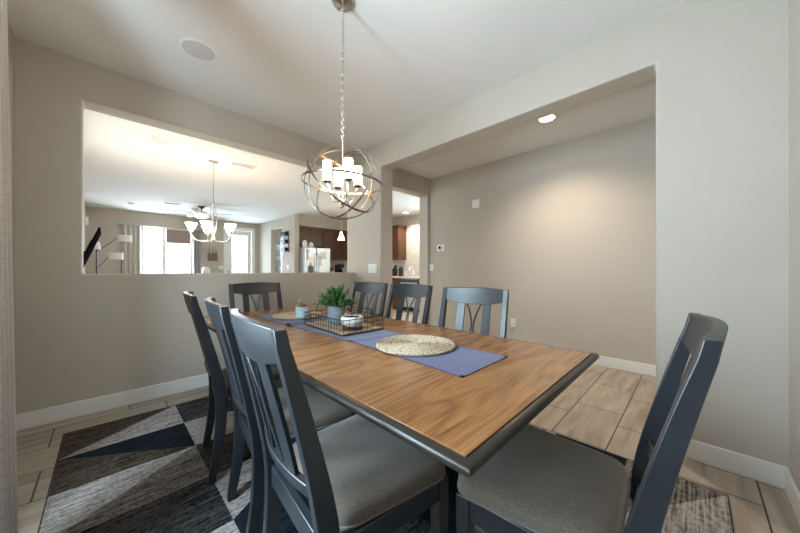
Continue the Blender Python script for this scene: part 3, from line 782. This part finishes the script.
# ------------------------------------------------------------------ great room
gc = empty('five_light_chandelier', (1.134, 5.08, H), 0, 'brushed nickel chandelier with five upturned glowing shades beyond the half wall', 'chandelier')
MB().lathe([(0, 0), (.068, 0), (.066, -.012), (.03, -.028), (0, -.034)]).build('canopy', M['nickel'], gc, smooth=True)
mb = MB(); mb.tube([(0, 0, -.03), (0, 0, -.62)], .006, 8)
mb.lathe([(0, -.60), (.016, -.61), (.020, -.66), (.010, -.70), (.014, -.80), (.010, -1.10), (.024, -1.14), (.03, -1.165), (.012, -1.19), (0, -1.205)])
mb.build('stem', M['nickel'], gc, smooth=True)
for q in range(5):
    a = 2*PI*q/5+2.922; c, s = math.cos(a), math.sin(a); pts = []
    for t in [k/16 for k in range(17)]:
        rr = .02+.25*math.sin(t*PI/2)**1.0; zz = -1.18-.03*math.sin(PI*t)*1.0+.10*(1-math.cos(t*PI/2))**1.3
        pts.append((rr*c, rr*s, zz))
    arm = MB().tube(pts, .008, 7).build('arm', M['nickel'], gc, smooth=True)
    ex, ey, ez = pts[-1]
    MB().tube([(.02*c, .02*s, -.66), (.06*c, .06*s, -.85), (.035*c, .035*s, -1.0), (.02*c, .02*s, -1.12)], .004, 5).build('scroll', M['nickel'], arm, smooth=True)
    MB().lathe([(0, 0), (.022, 0), (.026, .02), (.024, .035), (0, .035)], (ex, ey, ez)).build('cup', M['nickel'], arm, smooth=True)
    MB().lathe([(.020, .03), (.032, .045), (.044, .07), (.054, .10), (.072, .135), (.075, .139), (.068, .136), (.048, .10), (.035, .07), (.0, .045)], (ex, ey, ez)).build('shade', M['shade_glow'], arm, smooth=True)
# ceiling fan
fe = empty('ceiling_fan', (1.72, 8.88, H), 0, 'dark-bladed ceiling fan with a lit bowl on the far ceiling', 'ceiling fan')
MB().lathe([(0, 0), (.075, 0), (.070, -.03), (.03, -.06), (0, -.06)]).build('canopy', M['darkwood'], fe, smooth=True)
MB().tube([(0, 0, -.05), (0, 0, -.14)], .014, 10).build('downrod', M['darkwood'], fe)
MB().lathe([(0, -.12), (.06, -.125), (.13, -.15), (.135, -.20), (.10, -.225), (0, -.23)]).build('motor', M['nickel'], fe, smooth=True)
MB().lathe([(.10, -.225), (.145, -.235), (.13, -.27), (.08, -.30), (0, -.31)]).build('light_bowl', M['fan_glow'], fe, smooth=True)
for q in range(5):
    a = 2*PI*q/5-.70; Mx = Matrix.Rotation(a, 4, 'Z')
    rings = []
    for x, hw in ((.20, .045), (.30, .062), (.50, .070), (.68, .066), (.72, .045)):
        rings.append([Mx @ Vector((x, y, -.19+y*.18+dz)) for y, dz in ((-hw, -.004), (hw, -.004), (hw, .004), (-hw, .004))])
    b_ = MB().loft(rings).build('blade', M['fan_wood'], fe)
    mb = MB(); mb.obox(Mx @ Matrix.Translation((.17, 0, -.192)), .12, .03, .006); mb.build('bracket', M['nickel'], b_)
# curtains at the great-room window
def panel_curtain(x0, x1, mat, label, rings_at=4, z1=2.33):
    e = empty('window_curtain', (x0, YF-.10, 0), 0, label, 'curtain', 'curtains at the far window')
    mb = MB(); nu, nv = 48, 8; wd = x1-x0
    for j in range(nv+1):
        z = .02+(z1-.02)*j/nv; sq = 1-.0*j/nv
        for i in range(nu+1):
            u = i/nu; mb.v.append((wd*(u*sq), .035*math.cos(u*2*PI*rings_at), z))
    n = len(mb.v); mb.v += [(a, b_+.004, c_) for a, b_, c_ in mb.v]; W = nu+1
    for j in range(nv):
        for i in range(nu):
            a = j*W+i; mb.f.append((a, a+1, a+1+W, a+W)); mb.f.append((n+a, n+a+W, n+a+1+W, n+a+1))
        a = j*W; mb.f.append((a, a+W, n+a+W, n+a)); a += nu; mb.f.append((a, n+a, n+a+W, a+W))
    for i in range(nu): mb.f.append((i, n+i, n+i+1, i+1)); a = nv*W+i; mb.f.append((a, a+1, n+a+1, n+a))
    mb.mi = [0]*len(mb.f); mb.build('cloth', mat, e, smooth=True)
    for k in range(rings_at):
        x = wd*(k+.5)/rings_at
        MB().tube([(x+.004, .028*math.cos(a), 2.345+.028*math.sin(a)) for a in [2*PI*q/12 for q in range(12)]], .006, 5, closed=True).build('grommet', M['nickel'], e, smooth=True)
panel_curtain(.31, .70, M['beige_fabric'], 'pale linen curtain left of the far window, behind the white floor lamp')
panel_curtain(1.86, 2.08, M['grey_fabric'], 'grey curtain right of the far window, behind the chandelier shades', 3)
e = empty('curtain_rod', (1.2, YF-.10, 2.345), 0, 'thin metal curtain rod above the far window', 'curtain rod')
MB().tube([(-.95, 0, 0), (.93, 0, 0)], .012, 8).build('rod', M['nickel'], e)
for s in (-.97, .95): MB().lathe([(0, -.03), (.02, -.02), (.028, 0), (.02, .02), (0, .03)], (s, 0, 0)).build('finial', M['nickel'], e, smooth=True)
for s in (-.92, .90): B('bracket', M['nickel'], (s-.01, 0, -.012, s+.01, .10, .012), e)
e = empty('roller_shade', (1.535, YF+.02, 2.36), 0, 'brown woven shade lowered over the top of the right window pane', 'window shade')
B('fabric', plain('woven_brown_shade', (.34, .25, .22), .8, var=.15, vscale=30), (-.29, 0, -.43, .29, .006, -.04), e)
MB().tube([(-.29, .01, -.03), (.29, .01, -.03)], .022, 10).build('roller', M['plastic'], e)
B('bottom_bar', M['trim'], (-.29, -.004, -.45, .29, .010, -.43), e)
# TV tilted on its bracket
tv = empty('television', (-.36, 8.6, 1.45), 0, 'black flat television tilting off the far left wall on its mount', 'television')
Mt = Matrix.Translation((.14, 0, .10)) @ Matrix.Rotation(.34, 4, 'Y')
MB().obox(Mt, .03, 1.35, .80).build('screen', M['glassy_black'], tv, bevel=.004)
MB().obox(Mt @ Matrix.Translation((-.025, 0, -.05)), .03, .8, .4).build('housing', M['plastic_dark'], tv)
mb = MB(); mb.box(0, -.12, -.12, .02, .12, .20); mb.box(.01, -.02, 0, .12, .02, .05); mb.build('wall_mount', M['black_wire'], tv)
e = empty('wall_sensor', (-.36, 10.2, 2.28), 0, 'small white sensor box high on the far left wall above the television', 'sensor')
B('body', M['plastic'], (0, -.05, -.10, .06, .05, .10), e, bevel=.01)
MB().lathe([(0, 0), (.02, 0), (.018, .01)], (.06, 0, .03), M4=Matrix.Rotation(PI/2, 4, 'Y')).build('lens', M['plastic_dark'], e)
# arched floor lamp with three shades
le = empty('floor_lamp', (-.158, 9.8, 0), 0, 'floor lamp with three white drum shades on branching arms by the far curtain', 'floor lamp')
MB().lathe([(0, 0), (.15, 0), (.15, .02), (.02, .035), (0, .035)]).build('base', M['nickel'], le, smooth=True)
MB().tube([(0, 0, .03), (0, 0, 1.62)], .012, 8).build('pole', M['black_wire'], le)
def shade(x, z, r0, r1, h): return MB().lathe([(r1, 0), (r0, h), (r0-.006, h), (r1-.006, 0)], (x, 0, z), n=24)
for (p, sh) in (([(0,0,1.55),(.22,0,1.75),(.40,0,1.96),(.48,0,2.0),(.48,0,1.93)], (.48, 1.80, .13, .13, .17)),
                ([(0,0,1.15),(.14,0,1.34),(.26,0,1.52),(.325,0,1.56),(.325,0,1.50)], (.325, 1.37, .13, .13, .17)),
                ([(0,0,1.60),(0,0,1.66)], (.0, 1.595, .05, .075, .18))):
    a = MB().tube(p, .007, 6).build('arm', M['black_wire'], le, smooth=True)
    shade(*sh).build('shade', M['shade_white'], a, smooth=True)
e = empty('side_lamp_stand', (.262, 9.8, 0), 0, 'thin dark metal stand beneath the lower white lamp shade', 'stand')
MB().tube([(0, 0, .02), (0, 0, 1.34)], .010, 6).build('pole', M['black_wire'], e)
MB().lathe([(0, 0), (.10, 0), (.10, .015), (0, .02)]).build('base', M['black_wire'], e, smooth=True)
# hanging paddles on a rack
e = empty('wall_rack', (2.33, YF, 1.81), 0, 'metal wall rail with hanging wooden utensils right of the far window', 'wall rack')
MB().tube([(-.24, -.03, 0), (.24, -.03, 0)], .012, 6).build('rail', M['nickel'], e)
for k, (x, mt) in enumerate(((-.20, 'steel'), (-.02, 'fan_wood'), (.08, 'fan_wood'), (.17, 'fan_wood'))):
    mb = MB(); mb.tube([(x, -.03, 0), (x, -.03, -.14)], .008, 6)
    rings = [[(x+hw*c, -.03+.012*s, z) for c, s in ((-1, -1), (1, -1), (1, 1), (-1, 1))] for z, hw in ((-.12, .012), (-.16, .035), (-.34, .040), (-.40, .022))]
    mb.loft(rings); mb.build('utensil', plain('utensil_wood', (.22, .12, .085), .5) if mt == 'fan_wood' and k == 1 else (bpy.data.materials['utensil_wood'] if mt == 'fan_wood' else M['steel']), e)
# console with a white vase
e = empty('console_table', (2.13, 10.45, 0), 0, 'narrow dark console table against the far wall under the utensil rail', 'console table')
B('top', M['darkwood'], (-.45, -.18, .78, .45, .18, .81), e)
for sx in (-1, 1):
    for sy in (-1, 1): B('leg', M['darkwood'], (sx*.42-.02, sy*.15-.02, 0, sx*.42+.02, sy*.15+.02, .78), e)
tag(MB().lathe([(0, 0), (.08, 0), (.10, .10), (.105, .30), (.085, .38), (.06, .40), (.05, .40), (.07, .37), (0, .36)], n=28).build('vase', M['plastic'], None, smooth=True, loc=(2.13, 10.42, .811)), 'white vase just above the half wall, below the chandelier', 'vase')
# den behind the doorway: shelves with pale bins
se = empty('wall_shelf_unit', (4.35, 10.7, 0), 0, 'white shelf unit with pale blue light seen through the far doorway', 'shelf')
B('side_panel', M['trim'], (-.36, -.15, 0, -.33, .18, 2.3), se); B('side_panel', M['trim'], (.67, -.15, 0, .70, .18, 2.3), se)
for z in (.4, .9, 1.25, 1.6, 2.0): B('shelf', M['trim'], (-.33, -.15, z, .67, .18, z+.03), se)
for i, (x, z, lab) in enumerate(((-.2, .93, 'pale blue bin on the shelf seen lowest in the far doorway'), (-.15, 1.28, 'pale blue bin on the middle shelf in the far doorway'), (-.2, 1.63, 'pale blue bin on the upper shelf in the far doorway'))):
    b_ = B('storage_bin', M['blue_lit'], (-.1, -.12, 0, .28, .12, .2), None, bevel=.01); b_.location = (4.35+x, 10.7, z+.001); tag(b_, lab, 'bin', 'storage bins')
# black wall organizer
oe = empty('wall_organizer', (3.83, 8.66, 1.96), 0, 'black wooden mail organizer with three pockets beside the far doorway', 'organizer')
B('back_board', M['darkwood'], (-.02, -.17, -.32, 0, .17, .32), oe)
for z in (-.26, -.03, .20):
    mb = MB(); mb.box(-.12, -.15, z-.02, -.02, .15, z); mb.box(-.12, -.15, z, -.105, .15, z+.09); mb.box(-.105, -.15, z, -.02, -.135, z+.09); mb.box(-.105, .135, z, -.02, .15, z+.09)
    mb.build('pocket', M['plastic_dark'], oe)

# ------------------------------------------------------------------ kitchen
def cab_doors(mb_parent, doors, axis, d, s=-1):
    """shaker doors (u0, z0, u1, z1) on plane d facing -axis"""
    for (u0, z0, u1, z1) in doors:
        def bx(mb, a0, b0, a1, b1, t0, t1):
            if axis == 'y': mb.box(a0, d-t1, b0, a1, d-t0, b1)
            else: mb.box(d-t1, a0, b0, d-t0, a1, b1)
        mb = MB(); f = .055
        bx(mb, u0, z0, u1, z1, 0, .012); bx(mb, u0, z0, u1, z0+f, .012, .022); bx(mb, u0, z1-f, u1, z1, .012, .022); bx(mb, u0, z0+f, u0+f, z1-f, .012, .022); bx(mb, u1-f, z0+f, u1, z1-f, .012, .022)
        mb.build('door', M['cabinet'], mb_parent, bevel=.002)
def cabinet(x0, y0, z0, x1, y1, z1, doors, axis, d, label, nm='upper_cabinet'):
    cx, cy = (x0+x1)/2, (y0+y1)/2
    e = empty(nm, (cx, cy, z0), 0, label, 'cabinet')
    B('carcass', M['cabinet'], (x0-cx, y0-cy, 0, x1-cx, y1-cy, z1-z0), e, bevel=.002)
    off = (cx, cy)
    dd = [((a-(cx if axis == 'y' else cy)), b_-z0, (c_-(cx if axis == 'y' else cy)), g-z0) for a, b_, c_, g in doors]
    cab_doors(e, dd, axis, d-(cy if axis == 'y' else cx))
    return e
cabinet(3.99, 8.32, 1.86, 4.86, 8.62, 2.43, [(4.0, 1.87, 4.42, 2.40), (4.44, 1.87, 4.85, 2.40)], 'y', 8.32, 'short brown cabinet above the refrigerator')
cabinet(4.87, 8.32, 1.45, 5.62, 8.62, 2.43, [(4.88, 1.46, 5.61, 2.40)], 'y', 8.32, 'tall brown upper cabinet just right of the refrigerator')
cabinet(5.63, 8.32, 1.45, 6.42, 8.62, 2.43, [(5.64, 1.46, 6.41, 2.40)], 'y', 8.32, 'brown upper cabinet behind the cone pendant light')
MB().box(3.99, 8.27, 2.40, 6.42, 8.32, 2.44).build('crown_moulding', M['cabinet'])
tag(bpy.data.objects['crown_moulding'], kind='structure'); bpy.data.objects['crown_moulding'].name = 'trim_3'
fe = empty('refrigerator', (4.40, 8.20, 0), 0, 'stainless side-by-side refrigerator covered in papers and photos', 'refrigerator')
B('body', plain('fridge_side', (.42, .42, .42), .45), (-.40, -.36, .02, .40, .40, 1.77), fe, bevel=.006)
B('door', M['steel'], (-.40, -.42, .05, -.065, -.36, 1.77), fe, bevel=.01)
B('door', M['steel'], (-.055, -.42, .05, .40, -.36, 1.77), fe, bevel=.01)
for x in (-.10, -.02):
    MB().tube([(x, -.43, .55), (x, -.47, .6), (x, -.47, 1.55), (x, -.43, 1.60)], .012, 6).build('handle', M['chrome'], fe, smooth=True)
B('dispenser', M['plastic_dark'], (-.33, -.424, 1.0, -.16, -.418, 1.24), fe)
papers = [(-.345, 1.50, .07, .18, (.75, .35, .22), 'orange card at the top left of the refrigerator door'),
          (-.23, 1.40, .10, .16, (.8, .8, .78), 'white sheet on the left refrigerator door beside the handle'),
          (-.345, 1.66, .08, .09, (.25, .35, .55), 'blue photo at the upper left of the refrigerator door'),
          (-.25, 1.27, .07, .09, (.6, .25, .18), 'red card low on the left refrigerator door'),
          (.16, 1.55, .18, .22, (.82, .81, .78), 'large white sheet on the right refrigerator door'),
          (.05, 1.45, .08, .18, (.78, .70, .6), 'cream note beside the right refrigerator handle'),
          (.08, 1.29, .09, .09, (.75, .72, .70), 'small pale note low on the right refrigerator door')]
for i, (x, z, wd, hh, c, lab) in enumerate(papers):
    o_ = B('fridge_note', plain('note_paper_%d' % i, c, .8, var=.2, vscale=40), (-wd/2, -.002, -hh/2, wd/2, 0, hh/2)); o_.location = (4.40+x, 7.779, z); tag(o_, lab, 'paper', 'papers on the refrigerator')
for i, (x, hh, lab) in enumerate(((-.32, .22, 'white bag on top of the refrigerator at its left corner'), (-.13, .17, 'smaller white bag on top of the refrigerator, right of the other'))):
    mb = MB(); n_ = 20
    rings = [[((.065*s_)*math.cos(2*PI*k/n_)*(1+.12*math.sin(3*k+i)), (.08*s_)*math.sin(2*PI*k/n_)*(1+.1*math.cos(5*k)), z*hh) for k in range(n_)] for s_, z in ((.8, 0), (1, .15), (1, .5), (.8, .8), (.35, .95), (.3, 1.0))]
    mb.loft(rings); tag(mb.build('grocery_bag', M['paper'], None, smooth=True, loc=(4.40+x, 7.98, 1.771)), lab, 'bag')
def counter(x0, y0, x1, y1, label, nm='countertop'):
    e = tag(B(nm, M['counter'], (x0, y0, .89, x1, y1, .93), None, bevel=.006), label, 'countertop'); return e
counter(4.86, 8.0, XK-.005, 8.625, 'cream stone countertop at the back of the kitchen beside the refrigerator')
cabinet(4.87, 8.03, .0, 6.42, 8.62, .885, [(4.88, .10, 5.38, .87), (5.40, .10, 5.90, .87), (5.92, .10, 6.40, .87)], 'y', 8.03, 'brown base cabinet run at the back of the kitchen', 'base_cabinet')
struct(B('trim_4', M['backsplash'], (4.87, 8.615, .93, XK, 8.632, 1.45)))
e = empty('coffee_maker', (5.44, 8.25, .931), 0, 'black coffee maker on the kitchen counter under the pendant light', 'coffee maker')
B('base', M['plastic_dark'], (-.11, -.13, 0, .11, .13, .04), e, bevel=.01); B('tower', M['plastic_dark'], (-.11, .02, .04, .11, .13, .36), e, bevel=.01); B('head', M['plastic_dark'], (-.11, -.13, .26, .11, .02, .38), e, bevel=.02)
MB().lathe([(0, .045), (.07, .045), (.075, .12), (.05, .20), (0, .20)], (0, -.05, 0)).build('carafe', M['glassy_black'], e, smooth=True)
e = empty('potted_plant', (5.16, 8.28, .931), 0, 'small plant in a white pot on the counter between refrigerator and coffee maker', 'potted plant')
MB().lathe([(0, 0), (.07, 0), (.09, .16), (.08, .16), (0, .15)]).build('pot', M['creambowl'], e, smooth=True)
mb = MB(); rnd = random.Random(5)
for k in range(60):
    a = rnd.uniform(0, 2*PI); el = rnd.uniform(.3, 1.4); leaf(mb, Vector((0, 0, .15)), Vector((math.cos(a)*math.cos(el), math.sin(a)*math.cos(el), math.sin(el))), rnd.uniform(.12, .24), .04)
mb.build('leaves', M['leaf_light'], e)
# cone pendant
pe = empty('pendant_light', (4.30, 6.45, H), 0, 'small glowing cone pendant hanging in front of the kitchen cabinets', 'pendant light')
MB().lathe([(0, 0), (.06, 0), (.05, -.02), (0, -.025)]).build('canopy', M['nickel'], pe, smooth=True)
MB().tube([(0, 0, -.02), (0, 0, -.69)], .005, 6).build('cord', M['nickel'], pe)
MB().lathe([(.018, -.64), (.022, -.66), (.04, -.72), (.085, -.845), (.078, -.845), (.03, -.72), (0, -.70)]).build('shade', M['shade_glow'], pe, smooth=True)
# right-hand kitchen wall
struct(B('trim_5', M['backsplash'], (XK-.012, 4.9, .93, XK, 8.6, 2.44)))
cabinet(6.10, 6.15, 1.43, XK-.013, 6.85, 2.40, [(6.16, 1.44, 6.84, 2.38)], 'x', 6.10, 'brown upper cabinet seen through the doorway at the hall end')
struct(B('trim_6', M['cabinet'], (6.06, 6.11, 2.40, XK-.013, 6.87, 2.44)))
cabinet(5.83, 5.82, 0, XK-.013, 7.90, .885, [(5.84, .12, 6.30, .70), (6.32, .12, 6.80, .70), (6.82, .12, 7.30, .70)], 'x', 5.83, 'dark brown base cabinet seen through the doorway at the hall end', 'base_cabinet')
counter(5.80, 4.9, XK-.014, 7.95, 'pale stone countertop seen through the doorway at the hall end')
de = empty('dishwasher', (6.12, 5.50, 0), 0, 'stainless dishwasher under the counter seen through the hall doorway', 'dishwasher')
B('body', M['steel'], (-.29, -.30, .10, .29, .30, .88), de, bevel=.004)
B('control_panel', M['plastic_dark'], (-.30, -.30, .78, -.29, .30, .87), de); MB().tube([(-.32, -.25, .74), (-.32, .25, .74)], .01, 6).build('handle', M['chrome'], de)
cabinet(5.83, 4.92, 0, XK-.013, 5.19, .885, [(4.93, .12, 5.18, .87)], 'x', 5.83, 'narrow dark base cabinet right of the dishwasher', 'base_cabinet')
e = empty('knife_block', (6.15, 6.38, .931), 0, 'black knife block on the counter under the upper cabinet', 'knife block')
MB().obox(Matrix.Translation((0, 0, .12)) @ Matrix.Rotation(.2, 4, 'Y'), .12, .12, .22).build('block', M['plastic_dark'], e, bevel=.006)
for k in range(4): MB().obox(Matrix.Translation((.03, -.045+.03*k, .27)) @ Matrix.Rotation(.2, 4, 'Y'), .025, .016, .12).build('knife_handle', M['plastic_dark'], e, bevel=.003)
e = empty('black_canister', (6.20, 6.16, .931), 0, 'tall black canister right of the knife block on the counter', 'canister')
MB().lathe([(0, 0), (.06, 0), (.065, .24), (.0, .25)]).build('body', M['plastic_dark'], e, smooth=True); MB().lathe([(.0, .25), (.05, .25), (.05, .28), (0, .30)]).build('lid', M['plastic_dark'], e, smooth=True)
e = empty('faucet', (6.28, 5.72, .931), 0, 'chrome gooseneck faucet on the counter seen through the hall doorway', 'faucet')
MB().lathe([(0, 0), (.03, 0), (.03, .03), (.014, .05), (0, .05)]).build('base', M['chrome'], e, smooth=True)
MB().tube([(0, 0, .04), (0, 0, .26)]+[(-.09+.09*math.cos(a), 0, .26+.09*math.sin(a)) for a in [PI*k/10 for k in range(1, 11)]]+[(-.18, 0, .20)], .012, 8).build('spout', M['chrome'], e, smooth=True)
MB().tube([(0, -.03, .05), (0, -.09, .10)], .008, 6).build('lever', M['chrome'], e)
e = empty('soap_bottle', (6.25, 5.98, .931), 0, 'clear pump soap bottle left of the kitchen faucet', 'soap dispenser')
MB().lathe([(0, 0), (.035, 0), (.035, .13), (.012, .15), (0, .15)]).build('bottle', M['creambowl'], e, smooth=True); MB().tube([(0, 0, .15), (0, 0, .19), (-.04, 0, .19)], .006, 6).build('pump', M['chrome'], e)
